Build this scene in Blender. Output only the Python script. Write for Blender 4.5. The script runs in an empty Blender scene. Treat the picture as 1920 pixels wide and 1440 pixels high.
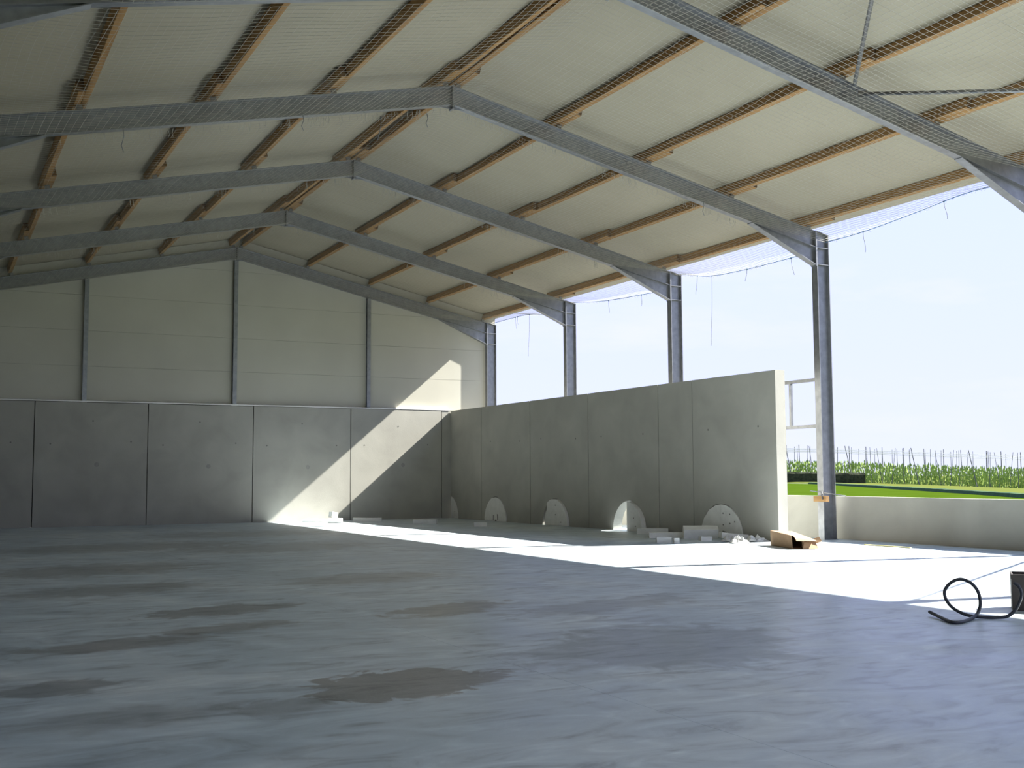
import bpy, bmesh, math, random
from mathutils import Vector, Matrix, noise

scene = bpy.context.scene
COL = scene.collection
R = random.Random(7)
rad = math.radians

# ------------------------------------------------------------------ camera
CAM = Vector((-9.551, -39.877, 1.590))
F_PX, YAW, PITCH, ROLL = 2114.36, rad(27.30), rad(4.665), rad(-0.276)
cam_data = bpy.data.cameras.new('camera')
cam_data.sensor_width = 36.0
cam_data.lens = F_PX / 1920.0 * 36.0
cam_data.clip_end = 6000
cam = bpy.data.objects.new('camera', cam_data)
COL.objects.link(cam)
_fw = Vector((math.sin(YAW) * math.cos(PITCH), math.cos(YAW) * math.cos(PITCH), math.sin(PITCH)))
_rt = Vector((math.cos(YAW), -math.sin(YAW), 0))
_up = _rt.cross(_fw)
_r2 = _rt * math.cos(ROLL) + _up * math.sin(ROLL)
_u2 = _up * math.cos(ROLL) - _rt * math.sin(ROLL)
cam.matrix_world = Matrix(((_r2.x, _u2.x, -_fw.x, CAM.x), (_r2.y, _u2.y, -_fw.y, CAM.y),
                           (_r2.z, _u2.z, -_fw.z, CAM.z), (0, 0, 0, 1)))
scene.camera = cam

# ------------------------------------------------------------------ light
SUN_STRENGTH = 27.0
SUN_DIR = Vector((-1.0, 0.19, -0.855)).normalized()      # the way the light travels
SKY_STRENGTH = 1.0
scene.view_settings.view_transform = 'Standard'
scene.view_settings.look = 'None'
scene.view_settings.exposure = 0.0
scene.view_settings.gamma = 1.0
scene.view_settings.use_curve_mapping = False

sun_data = bpy.data.lights.new('sun', 'SUN')
sun_data.energy = SUN_STRENGTH
sun_data.angle = rad(0.53)
sun_data.color = (1.0, 0.96, 0.88)
sun = bpy.data.objects.new('sun', sun_data)
COL.objects.link(sun)
sun.rotation_euler = (-SUN_DIR).to_track_quat('Z', 'Y').to_euler()

world = bpy.data.worlds.new('sky')
scene.world = world
world.use_nodes = True
nt = world.node_tree
nt.nodes.clear()


def N(tree, kind, **kw):
    n = tree.nodes.new(kind)
    for k, v in kw.items():
        setattr(n, k, v)
    return n


def ramp(tree, stops, interp='LINEAR'):
    n = tree.nodes.new('ShaderNodeValToRGB')
    n.color_ramp.interpolation = interp
    el = n.color_ramp.elements
    while len(el) < len(stops):
        el.new(0.5)
    for e, (p, c) in zip(el, stops):
        e.position = p
        e.color = (*c, 1) if len(c) == 3 else c
    return n


tc = N(nt, 'ShaderNodeTexCoord')
sep = N(nt, 'ShaderNodeSeparateXYZ')
nt.links.new(tc.outputs['Generated'], sep.inputs[0])
grad = ramp(nt, [(0.0, (0.89, 0.94, 1.15)), (0.10, (0.84, 0.92, 1.35)), (0.30, (0.78, 0.91, 1.55)),
                 (0.60, (0.62, 0.86, 1.60)), (1.0, (0.48, 0.76, 1.50))])
nt.links.new(sep.outputs['Z'], grad.inputs['Fac'])
cmap = N(nt, 'ShaderNodeMapping')
cmap.inputs['Scale'].default_value = (1.6, 1.6, 6.0)
cmap.inputs['Location'].default_value = (0.35, 0.2, 0.9)
nt.links.new(tc.outputs['Generated'], cmap.inputs['Vector'])
cn = N(nt, 'ShaderNodeTexNoise')
cn.inputs['Scale'].default_value = 2.3
cn.inputs['Detail'].default_value = 6
cn.inputs['Roughness'].default_value = 0.55
nt.links.new(cmap.outputs[0], cn.inputs['Vector'])
cr = ramp(nt, [(0.54, (0, 0, 0)), (0.72, (1, 1, 1))])
nt.links.new(cn.outputs['Fac'], cr.inputs['Fac'])
cmul = N(nt, 'ShaderNodeMath', operation='MULTIPLY')
cmul.inputs[1].default_value = 0.75
nt.links.new(cr.outputs['Color'], cmul.inputs[0])
cmix = N(nt, 'ShaderNodeMixRGB')
cmix.inputs['Color2'].default_value = (0.95, 0.975, 1.10, 1)
nt.links.new(cmul.outputs[0], cmix.inputs['Fac'])
nt.links.new(grad.outputs['Color'], cmix.inputs['Color1'])
bg = N(nt, 'ShaderNodeBackground')
bg.inputs['Strength'].default_value = SKY_STRENGTH
nt.links.new(cmix.outputs[0], bg.inputs['Color'])
wo = N(nt, 'ShaderNodeOutputWorld')
nt.links.new(bg.outputs[0], wo.inputs['Surface'])


# ------------------------------------------------------------------ materials
def new_mat(name, rough=0.7, metallic=0.0, spec=0.5):
    m = bpy.data.materials.new(name)
    m.use_nodes = True
    t = m.node_tree
    b = t.nodes['Principled BSDF']
    b.inputs['Roughness'].default_value = rough
    b.inputs['Metallic'].default_value = metallic
    b.inputs['Specular IOR Level'].default_value = spec
    return m, t, b


def noise_mat(name, stops, scale=2.0, detail=5, rough=0.7, bump=0.0, bump_scale=40, metallic=0.0,
              stretch=(1, 1, 1), spec=0.5, distort=0.0):
    m, t, b = new_mat(name, rough, metallic, spec)
    g = N(t, 'ShaderNodeNewGeometry')
    mp = N(t, 'ShaderNodeMapping')
    mp.inputs['Scale'].default_value = stretch
    t.links.new(g.outputs['Position'], mp.inputs['Vector'])
    n = N(t, 'ShaderNodeTexNoise')
    n.inputs['Scale'].default_value = scale
    n.inputs['Detail'].default_value = detail
    n.inputs['Distortion'].default_value = distort
    t.links.new(mp.outputs[0], n.inputs['Vector'])
    r = ramp(t, stops)
    t.links.new(n.outputs['Fac'], r.inputs['Fac'])
    t.links.new(r.outputs['Color'], b.inputs['Base Color'])
    if bump:
        n2 = N(t, 'ShaderNodeTexNoise')
        n2.inputs['Scale'].default_value = bump_scale
        n2.inputs['Detail'].default_value = 3
        t.links.new(mp.outputs[0], n2.inputs['Vector'])
        bp = N(t, 'ShaderNodeBump')
        bp.inputs['Strength'].default_value = bump
        bp.inputs['Distance'].default_value = 0.01
        t.links.new(n2.outputs['Fac'], bp.inputs['Height'])
        t.links.new(bp.outputs[0], b.inputs['Normal'])
    return m


M = {}
M['concrete'] = noise_mat('precast_concrete', [(0.28, (0.335, 0.33, 0.295)), (0.5, (0.38, 0.375, 0.335)), (0.72, (0.425, 0.42, 0.375))],
                          scale=0.9, detail=8, rough=0.85, bump=0.15, bump_scale=30, distort=0.4)
M['anchor'] = noise_mat('anchor_mortar', [(0.3, (0.27, 0.27, 0.25)), (0.7, (0.33, 0.33, 0.30))], scale=9, rough=0.9)
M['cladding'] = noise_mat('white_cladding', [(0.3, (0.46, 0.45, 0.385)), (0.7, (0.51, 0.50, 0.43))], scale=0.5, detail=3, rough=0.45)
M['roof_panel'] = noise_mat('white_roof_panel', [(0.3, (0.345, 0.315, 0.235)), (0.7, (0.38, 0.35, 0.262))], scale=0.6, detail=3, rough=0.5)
M['backing'] = noise_mat('dark_backing', [(0.3, (0.09, 0.09, 0.085)), (0.7, (0.12, 0.12, 0.11))], scale=3, rough=0.9)
M['steel'] = noise_mat('galvanised_steel', [(0.3, (0.225, 0.235, 0.252)), (0.5, (0.265, 0.276, 0.295)), (0.7, (0.305, 0.318, 0.34))],
                       scale=7, detail=6, rough=0.4, metallic=0.7)
M['bolt'] = noise_mat('bolt_steel', [(0.3, (0.10, 0.11, 0.13)), (0.7, (0.15, 0.16, 0.18))], scale=20, rough=0.5, metallic=0.4)
M['timber'] = noise_mat('spruce_timber', [(0.25, (0.24, 0.128, 0.042)), (0.5, (0.325, 0.18, 0.062)), (0.75, (0.41, 0.24, 0.09))],
                        scale=9, detail=6, rough=0.7, stretch=(1, 0.06, 1), distort=0.3)
M['shaded_end_grain'] = noise_mat('shaded_end_grain', [(0.3, (0.10, 0.055, 0.022)), (0.7, (0.15, 0.085, 0.036))], scale=30, rough=0.85)  # end grain, darkened further to paint in the shade on the end faces
M['lath'] = noise_mat('pale_lath', [(0.3, (0.50, 0.47, 0.20)), (0.7, (0.60, 0.56, 0.27))], scale=12, rough=0.7)
M['foam'] = noise_mat('white_foam', [(0.3, (0.72, 0.72, 0.69)), (0.7, (0.80, 0.80, 0.77))], scale=6, detail=4, rough=0.8, bump=0.25, bump_scale=60)
M['trim'] = noise_mat('white_trim', [(0.3, (0.78, 0.78, 0.75)), (0.7, (0.84, 0.84, 0.81))], scale=3, rough=0.35)
M['hole'] = noise_mat('dark_pit', [(0.3, (0.16, 0.16, 0.15)), (0.7, (0.22, 0.22, 0.2))], scale=20, rough=0.9)
M['net'] = noise_mat('net_twine', [(0.3, (0.42, 0.41, 0.37)), (0.7, (0.50, 0.49, 0.44))], scale=3, rough=0.8)
M['rope'] = noise_mat('blue_rope', [(0.3, (0.07, 0.17, 0.32)), (0.7, (0.12, 0.25, 0.42))], scale=30, rough=0.8)
M['tail'] = noise_mat('grey_cord', [(0.3, (0.17, 0.18, 0.20)), (0.7, (0.25, 0.26, 0.28))], scale=30, rough=0.8)
M['cardboard'] = noise_mat('brown_cardboard', [(0.3, (0.31, 0.195, 0.11)), (0.7, (0.38, 0.245, 0.14))], scale=8, rough=0.85)
M['hose'] = noise_mat('black_hose', [(0.3, (0.018, 0.022, 0.03)), (0.7, (0.03, 0.035, 0.045))], scale=20, rough=0.5)
M['crate'] = noise_mat('dark_brown_crate', [(0.3, (0.022, 0.018, 0.016)), (0.7, (0.036, 0.03, 0.026))], scale=12, rough=0.7)
M['film'] = noise_mat('plastic_film', [(0.3, (0.5, 0.5, 0.49)), (0.7, (0.66, 0.66, 0.64))], scale=10, rough=0.3)
M['gravel'] = noise_mat('bounce_gravel', [(0.3, (0.09, 0.085, 0.073)), (0.7, (0.13, 0.123, 0.107))], scale=4, detail=8, rough=0.95, spec=0.2)  # dark neutral ground colour, set to weaken the bounce into the hall
M['lawn'] = noise_mat('lawn_grass', [(0.3, (0.030, 0.054, 0.004)), (0.7, (0.040, 0.069, 0.0065))], scale=0.35, detail=8, rough=1.0, spec=0.0)
M['verge'] = noise_mat('dry_grass', [(0.3, (0.068, 0.084, 0.02)), (0.7, (0.092, 0.105, 0.029))], scale=0.25, detail=8, rough=1.0, spec=0.0)
M['shade_grass'] = noise_mat('shade_grass', [(0.3, (0.025, 0.055, 0.025)), (0.7, (0.045, 0.09, 0.035))], scale=2, detail=6, rough=0.95, spec=0.1)  # green darkened to stand for the shadowed side of a crop row
M['hedge'] = noise_mat('dark_hedge', [(0.3, (0.02, 0.025, 0.014)), (0.7, (0.05, 0.055, 0.03))], scale=2, detail=6, rough=0.95, spec=0.1)
M['hop'] = noise_mat('hop_leaves', [(0.3, (0.17, 0.25, 0.06)), (0.7, (0.30, 0.39, 0.12))], scale=0.5, detail=4, rough=0.9, spec=0.05)
M['pole'] = noise_mat('weathered_pole', [(0.3, (0.07, 0.075, 0.085)), (0.7, (0.13, 0.135, 0.145))], scale=2, rough=0.9)
M['wire'] = noise_mat('trellis_wire', [(0.3, (0.22, 0.25, 0.25)), (0.7, (0.28, 0.31, 0.31))], scale=2, rough=0.6)


def floor_material():
    m, t, b = new_mat('power_floated_concrete', 0.5, 0, 0.5)
    L = t.links
    g = N(t, 'ShaderNodeNewGeometry')

    def nz(scale, detail=6, dist=0.0, stretch=(1, 1, 1), rough=0.55):
        mp = N(t, 'ShaderNodeMapping')
        mp.inputs['Scale'].default_value = stretch
        L.new(g.outputs['Position'], mp.inputs['Vector'])
        n = N(t, 'ShaderNodeTexNoise')
        n.inputs['Scale'].default_value = scale
        n.inputs['Detail'].default_value = detail
        n.inputs['Roughness'].default_value = rough
        n.inputs['Distortion'].default_value = dist
        L.new(mp.outputs[0], n.inputs['Vector'])
        return n
    big = nz(0.55, 7, 0.8, (1.0, 0.75, 1))
    r1 = ramp(t, [(0.28, (0.325, 0.40, 0.46)), (0.44, (0.45, 0.535, 0.595)), (0.56, (0.52, 0.595, 0.64)), (0.74, (0.635, 0.69, 0.705))])
    L.new(big.outputs['Fac'], r1.inputs['Fac'])
    sweep = nz(2.2, 8, 1.6, (0.55, 1.3, 1))
    r2 = ramp(t, [(0.30, (0.60, 0.60, 0.61)), (0.45, (0.93, 0.93, 0.93)), (0.56, (1.03, 1.03, 1.03)), (0.72, (1.26, 1.25, 1.22))])
    L.new(sweep.outputs['Fac'], r2.inputs['Fac'])
    mul = N(t, 'ShaderNodeMixRGB', blend_type='MULTIPLY')
    mul.inputs['Fac'].default_value = 1
    L.new(r1.outputs['Color'], mul.inputs['Color1'])
    L.new(r2.outputs['Color'], mul.inputs['Color2'])
    cur = mul.outputs[0]
    edge = nz(2.6, 7, 0.9)
    # damp patches left on the slab: centre, half size, turn, colour, softness
    stains = [(-6.22, -31.6, 1.02, 0.62, 0.25, (0.46, 0.40, 0.36), 0.07, 0.95),
              (-3.3, -31.0, 1.75, 1.35, 0.5, (0.50, 0.51, 0.50), 0.22, 0.85),
              (-3.9, -27.3, 1.15, 0.55, 0.45, (0.50, 0.44, 0.40), 0.16, 0.9),
              (-2.0, -27.9, 1.8, 0.6, 0.3, (0.60, 0.59, 0.58), 0.25, 0.8),
              (-6.35, -26.05, 1.15, 0.55, 0.2, (0.45, 0.41, 0.39), 0.16, 0.9),
              (-7.9, -28.4, 1.1, 0.42, 0.15, (0.50, 0.45, 0.43), 0.25, 0.9),
              (-6.6, -27.7, 0.8, 0.36, 0.2, (0.55, 0.49, 0.46), 0.25, 0.85),
              (-8.6, -30.55, 0.55, 0.36, 0.3, (0.46, 0.44, 0.44), 0.2, 0.9),
              (-7.3, -32.0, 0.45, 0.3, 0.3, (0.56, 0.54, 0.54), 0.25, 0.85),
              (-8.3, -31.9, 0.8, 0.4, 0.1, (0.66, 0.64, 0.63), 0.4, 0.8),
              (-7.2, -22.8, 1.6, 0.9, 0.2, (0.55, 0.52, 0.50), 0.35, 0.85),
              (-6.9, -19.0, 2.2, 1.5, 0.2, (0.52, 0.49, 0.47), 0.35, 0.85),
              (-3.4, -22.9, 1.6, 0.9, 0.3, (0.60, 0.55, 0.51), 0.35, 0.8),
              (-5.5, -12.5, 3.4, 1.8, 0.2, (0.56, 0.53, 0.51), 0.35, 0.8),
              (-2.5, -14.5, 2.8, 1.8, 0.2, (0.60, 0.57, 0.55), 0.35, 0.8),
              (-1.6, -8.0, 3.0, 2.0, 0.2, (0.62, 0.59, 0.57), 0.35, 0.8),
              (-1.2, -32.6, 1.0, 0.25, 0.55, (0.70, 0.70, 0.70), 0.3, 0.8)]
    for (x, y, a, c, ang, colr, soft, amt) in stains:
        mp = N(t, 'ShaderNodeMapping', vector_type='TEXTURE')
        mp.inputs['Location'].default_value = (x, y, 0)
        mp.inputs['Rotation'].default_value = (0, 0, ang)
        mp.inputs['Scale'].default_value = (a, c, 1)
        L.new(g.outputs['Position'], mp.inputs['Vector'])
        ln = N(t, 'ShaderNodeVectorMath', operation='LENGTH')
        L.new(mp.outputs[0], ln.inputs[0])
        ad = N(t, 'ShaderNodeMath', operation='MULTIPLY_ADD')
        ad.inputs[1].default_value = 1.5
        L.new(edge.outputs['Fac'], ad.inputs[0])
        L.new(ln.outputs['Value'], ad.inputs[2])
        mr = N(t, 'ShaderNodeMapRange', interpolation_type='SMOOTHSTEP')
        mr.inputs['From Min'].default_value = 1.6 + soft
        mr.inputs['From Max'].default_value = 1.6 - soft
        mr.inputs['To Max'].default_value = amt
        L.new(ad.outputs[0], mr.inputs['Value'])
        mx = N(t, 'ShaderNodeMixRGB', blend_type='MULTIPLY')
        mx.inputs['Color2'].default_value = (*colr, 1)
        L.new(mr.outputs[0], mx.inputs['Fac'])
        L.new(cur, mx.inputs['Color1'])
        cur = mx.outputs[0]
    # thin pale scuffs
    sc = nz(1.3, 10, 2.2, (1, 1, 1), 0.7)
    r3 = ramp(t, [(0.485, (0, 0, 0)), (0.5, (0.22, 0.22, 0.22)), (0.515, (0, 0, 0))])
    L.new(sc.outputs['Fac'], r3.inputs['Fac'])
    ad2 = N(t, 'ShaderNodeMixRGB', blend_type='SCREEN')
    ad2.inputs['Fac'].default_value = 0.3
    L.new(cur, ad2.inputs['Color1'])
    L.new(r3.outputs['Color'], ad2.inputs['Color2'])
    L.new(ad2.outputs[0], b.inputs['Base Color'])
    rr = ramp(t, [(0.3, (0.30, 0.30, 0.30)), (0.7, (0.46, 0.46, 0.46))])
    L.new(big.outputs['Fac'], rr.inputs['Fac'])
    L.new(rr.outputs['Color'], b.inputs['Roughness'])
    bp = N(t, 'ShaderNodeBump')
    bp.inputs['Strength'].default_value = 0.08
    bp.inputs['Distance'].default_value = 0.01
    L.new(sweep.outputs['Fac'], bp.inputs['Height'])
    L.new(bp.outputs[0], b.inputs['Normal'])
    return m


M['floor'] = floor_material()


# ------------------------------------------------------------------ mesh helpers
class MB:
    def __init__(self):
        self.v = []
        self.f = []

    def loft(self, loops, caps=True):
        base = len(self.v)
        n = len(loops[0])
        for lp in loops:
            self.v += [tuple(p) for p in lp]
        for k in range(len(loops) - 1):
            a, b = base + k * n, base + (k + 1) * n
            for i in range(n):
                j = (i + 1) % n
                self.f.append((a + i, a + j, b + j, b + i))
        if caps:
            self.f.append(tuple(base + i for i in reversed(range(n))))
            self.f.append(tuple(base + (len(loops) - 1) * n + i for i in range(n)))
        return self

    def box(self, x0, x1, y0, y1, z0, z1):
        return self.loft([[(x0, y0, z0), (x1, y0, z0), (x1, y1, z0), (x0, y1, z0)],
                          [(x0, y0, z1), (x1, y0, z1), (x1, y1, z1), (x0, y1, z1)]])

    def obox(self, c, size, rot=None, bevel=0.0):
        """box of a size about c, turned by an Euler; bottom corners at c when c is the base centre"""
        sx, sy, sz = size[0] / 2, size[1] / 2, size[2]
        mtx = Matrix.Rotation(0, 3, 'X')
        if rot:
            from mathutils import Euler
            mtx = Euler(rot).to_matrix()
        c = Vector(c)
        pts = []
        for z in (0, sz):
            pts.append([c + mtx @ Vector((x, y, z)) for x, y in ((-sx, -sy), (sx, -sy), (sx, sy), (-sx, sy))])
        return self.loft(pts)

    def tube(self, pts, r, n=6, caps=True, closed=False):
        pts = [Vector(p) for p in pts]
        rings = []
        prev = None
        for i, p in enumerate(pts):
            a = pts[max(i - 1, 0)]
            b = pts[min(i + 1, len(pts) - 1)]
            t = (b - a).normalized()
            ref = prev if prev is not None else (Vector((0, 0, 1)) if abs(t.z) < 0.9 else Vector((1, 0, 0)))
            u = (ref - t * ref.dot(t)).normalized()
            prev = u
            w = t.cross(u)
            rr = r[i] if isinstance(r, (list, tuple)) else r
            rings.append([p + u * (rr * math.cos(2 * math.pi * k / n)) + w * (rr * math.sin(2 * math.pi * k / n)) for k in range(n)])
        return self.loft(rings, caps)

    def prism(self, poly, axis, a, b):
        """polygon extruded along axis (0, 1, 2) from a to b; poly gives the other two coordinates in order"""
        def mk(p, t):
            q = [p[0], p[1]]
            q.insert(axis, t)
            return tuple(q)
        return self.loft([[mk(p, a) for p in poly], [mk(p, b) for p in poly]])

    def mesh(self, name, mat, smooth=False):
        me = bpy.data.meshes.new(name)
        me.from_pydata(self.v, [], self.f)
        bm = bmesh.new()
        bm.from_mesh(me)
        bmesh.ops.recalc_face_normals(bm, faces=bm.faces)
        bm.to_mesh(me)
        bm.free()
        me.materials.append(mat)
        if smooth:
            for p in me.polygons:
                p.use_smooth = True
        return me

    def build(self, name, mat, parent=None, smooth=False, loc=None):
        return put(name, self.mesh(name, mat, smooth), parent, loc)


def put(name, me, parent=None, loc=None, rot=None):
    o = bpy.data.objects.new(name, me)
    COL.objects.link(o)
    if parent:
        o.parent = parent
    if loc is not None:
        o.location = loc
    if rot is not None:
        o.rotation_euler = rot
    return o


def tag(o, label=None, cat=None, group=None, kind=None):
    if label:
        o['label'] = label
    if cat:
        o['category'] = cat
    if group:
        o['group'] = group
    if kind:
        o['kind'] = kind
    return o


def empty(name, loc=(0, 0, 0), rot=(0, 0, 0)):
    o = bpy.data.objects.new(name, None)
    COL.objects.link(o)
    o.location = loc
    o.rotation_euler = rot
    o.empty_display_size = 0.3
    return o


def copy_tree(o, parent=None):
    c = o.copy()
    COL.objects.link(c)
    c.parent = parent
    for ch in list(o.children):
        copy_tree(ch, c)
    return c


def clip(poly, a, b, c):
    """keep the part of a 2D polygon where a*x + b*y <= c"""
    out = []
    for i in range(len(poly)):
        p, q = poly[i], poly[(i + 1) % len(poly)]
        dp, dq = a * p[0] + b * p[1] - c, a * q[0] + b * q[1] - c
        if dp <= 0:
            out.append(p)
        if (dp < 0 < dq) or (dq < 0 < dp):
            s = dp / (dp - dq)
            out.append((p[0] + s * (q[0] - p[0]), p[1] + s * (q[1] - p[1])))
    return out


# ------------------------------------------------------------------ the building
BAY = 6.222
NF = 8
FY = [-BAY * k for k in range(NF)]
SL = 0.218                                   # roof slope
ZR = 9.79                                    # top of rafter at the ridge
ROOF0 = ZR + 0.34                            # underside of roof panels at the ridge
XI, XO = 9.89, 10.29                         # column inner and outer flange faces
Y_END = FY[-1] - 0.25
TW = 4.11                                    # height of the concrete walls
ORD = ['first', 'second', 'third', 'fourth', 'fifth', 'sixth', 'seventh', 'eighth']


def roof_z(x):
    return ROOF0 - SL * abs(x)


# floor: cast slabs with saw-cut joints
floor = MB().box(-10.5, 10.6, Y_END - 0.3, 0.2, -0.14, -0.03).build('floor', M['backing'])
tag(floor, 'grey power-floated concrete floor of the hall, cut into large slabs', None, None, 'structure')
xs = [-10.32, -5.1, 0.0, 5.1, 10.505]
ys = [-0.06, -6.22, -12.44, -18.67, -24.89, -31.11, -37.33, Y_END - 0.3]
for i in range(4):
    for j in range(len(ys) - 1):
        g = 0.0018
        MB().box(xs[i] + g, xs[i + 1] - g, ys[j + 1] + g, ys[j] - g, -0.03, 0.0).build('floor_slab', M['floor'], floor)

# back wall: precast concrete panels below, white sandwich cladding above
wall_back = MB().box(-10.35, 10.35, 0.17, 0.2, 0, 4.1).build('wall_back', M['backing'])
tag(wall_back, 'gable end wall of grey concrete panels below white horizontal cladding', None, None, 'structure')
MB().prism([(-10.35, 4.08), (10.35, 4.08), (10.35, roof_z(10.35)), (0, roof_z(0)), (-10.35, roof_z(10.35))], 1, 0.14, 0.17).build(
    'backing_board', M['backing'], wall_back)
anchor_me = MB().loft([[(0.075 * math.cos(a * math.pi / 8), -0.004, 0.075 * math.sin(a * math.pi / 8)) for a in range(16)],
                       [(0.08 * math.cos(a * math.pi / 8), 0.01, 0.08 * math.sin(a * math.pi / 8)) for a in range(16)]]).mesh('anchor_plug', M['anchor'])
tie_me = MB().loft([[(0.028 * math.cos(a * math.pi / 4), -0.003, 0.028 * math.sin(a * math.pi / 4)) for a in range(8)],
                    [(0.03 * math.cos(a * math.pi / 4), 0.01, 0.03 * math.sin(a * math.pi / 4)) for a in range(8)]]).mesh('tie_hole', M['hole'])
bx = [-10.15, -6.54, -2.96, 0.65, 4.28, 7.945, 9.8]
bx = [-10.34] + bx[1:]
for i in range(len(bx) - 1):
    w = bx[i + 1] - bx[i]
    g = 0.014
    dy = R.uniform(-0.006, 0.006)
    p = MB().box(bx[i] + g, bx[i + 1] - g, -0.06 + dy, 0.165, 0.0, TW + R.uniform(-0.01, 0.01)).build('concrete_panel', M['concrete'], wall_back)
    if w > 3:
        for fx, z, me in ((0.55, 2.0, anchor_me), (0.16, 2.75, tie_me), (0.84, 2.75, tie_me), (0.5, 3.5, tie_me)):
            put(me.name, me, p, (bx[i] + fx * w + R.uniform(-0.1, 0.1), -0.06 + dy, z + R.uniform(-0.06, 0.06)))
zs = [4.13, 5.33, 6.53, 7.73, 8.93, 10.2]
for (xa, xb) in ((-10.34, -5.0), (-5.0, 0.0), (0.0, 5.0), (5.0, 10.32)):
    for k in range(len(zs) - 1):
        poly = [(xa + 0.002, zs[k] + 0.003), (xb - 0.002, zs[k] + 0.003), (xb - 0.002, zs[k + 1] - 0.003), (xa + 0.002, zs[k + 1] - 0.003)]
        s = 1 if xa >= 0 else -1
        poly = clip(poly, s * SL, 1, ROOF0 - 0.01)
        if len(poly) >= 3:
            MB().prism(poly, 1, 0.1 + R.uniform(-0.002, 0.002), 0.139).build('cladding_panel', M['cladding'], wall_back)
MB().loft([[(x, -0.068, TW + 0.012), (x, -0.064, TW + 0.012), (x, 0.098, TW + 0.075), (x, 0.098, TW + 0.085), (x, -0.068, TW + 0.05)] for x in (-10.3, 8.28)]).build('drip_flashing', M['trim'], wall_back)

# left wall, closed over its whole length
LEFT_OPEN = Y_END
wall_left = MB().box(-10.6, -10.57, LEFT_OPEN, 0.15, 0, 4.2).box(-10.6, -10.57, Y_END, 0.15, 4.2, 7.8).build('wall_left', M['backing'])
tag(wall_left, 'left long wall of grey concrete panels under white cladding', None, None, 'structure')
n_l = 12
wall_left.scale = (1, 1, 1)
for k in range(n_l):
    ya, yb = -0.06 - (abs(Y_END) - 0.1) / n_l * k, -0.06 - (abs(Y_END) - 0.1) / n_l * (k + 1)
    if yb < LEFT_OPEN - 0.01:
        break
    MB().box(-10.565, -10.34, yb + 0.012, ya - 0.012, 0, TW).build('concrete_panel', M['concrete'], wall_left)
for k in range(NF - 1):
    for z0, z1 in ((4.13, 5.33), (5.33, 6.53), (6.53, 7.73)):
        MB().box(-10.565, -10.46, FY[k + 1] + 0.003, FY[k] - 0.003, z0 + 0.003, z1 - 0.003).build('cladding_panel', M['cladding'], wall_left)

# inner right wall: tall concrete panels with half-round openings at the foot
WP0, WP1 = Vector((8.335, -0.075, 0)), Vector((8.48, -18.75, 0))
wd = (WP1 - WP0)
W_LEN = wd.length
w_ang = math.atan2(wd.y, wd.x)               # local x runs along the wall away from the corner, local y points into the passage
WT = 0.30
wall_inner = empty('wall_inner', WP0, (0, 0, w_ang))
tag(wall_inner, 'tall freestanding grey concrete panel wall with half-round openings at its foot', None, None, 'structure')


def along(y):
    return (-0.075 - y)


joints = [0.0, along(-2.72), along(-6.43), along(-10.15), along(-13.87), along(-15.44), W_LEN]
arch_c = [along(0.12), along(-3.87), along(-8.12), along(-12.37), along(-16.6)]
AR = 0.865
for i in range(6):
    a, b = joints[i] + (0.013 if i else 0), joints[i + 1] - (0.013 if i < 5 else 0)
    poly = [(a, TW), (b, TW), (b, 0)]
    hit = False
    for c in arch_c:
        if a - AR < c < b:
            th = [math.pi * k / 28 for k in range(29)]
            arc = [(c + AR * math.cos(t), AR * 1.0 * math.sin(t)) for t in th]
            arc = [(max(x, a + 0.0), z) for x, z in arc]
            keep = []
            for q in arc:
                if q[0] <= a + 1e-6:
                    q = (a, math.sqrt(max(AR * AR - (a - c) ** 2, 0)))
                    keep.append(q)
                    break
                keep.append(q)
            poly += keep
            hit = True
            if keep[-1][0] > a + 1e-6:
                poly.append((a, 0))
    if not hit:
        poly.append((a, 0))
    # faces built as vertical strips so that the notch stays clean
    pm = MB()
    pm.loft([[(x, 0.0, z) for x, z in poly], [(x, WT, z) for x, z in poly]])
    p = pm.build('concrete_panel', M['concrete'], wall_inner)
    p.location.y = -R.uniform(-0.004, 0.004)
    if i:
        MB().box(joints[i] - 0.013, joints[i] + 0.013, 0.03, WT - 0.03, 0.0, TW - 0.01).build('joint_seal', M['backing'], wall_inner)
    w = b - a
    if w > 3:
        for fx, z in ((0.2, 2.8), (0.8, 2.8)):
            o = put('tie_hole', tie_me, p, (a + fx * w, WT + 0.0, z + R.uniform(-0.05, 0.05)))
            o.rotation_euler = (0, 0, math.pi)
# local y of the wall: which side faces the hall?
_side = Matrix.Rotation(w_ang, 3, 'Z') @ Vector((0, 1, 0))
# (local +y points to world +x, i.e. into the passage)
for ch in wall_inner.children:
    for o in ch.children:
        o.location.y = -0.001
        o.rotation_euler = (0, 0, 0)

# low outer wall on the right
wall_right = empty('wall_right', (10.55, 0, 0))
tag(wall_right, 'low grey concrete parapet wall along the open right side', None, None, 'structure')
for k in range(NF - 1):
    MB().box(0, 0.2, FY[k + 1] + 0.27, FY[k] + 0.258, -0.03, 1.05).build('concrete_panel', M['concrete'], wall_right)

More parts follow.
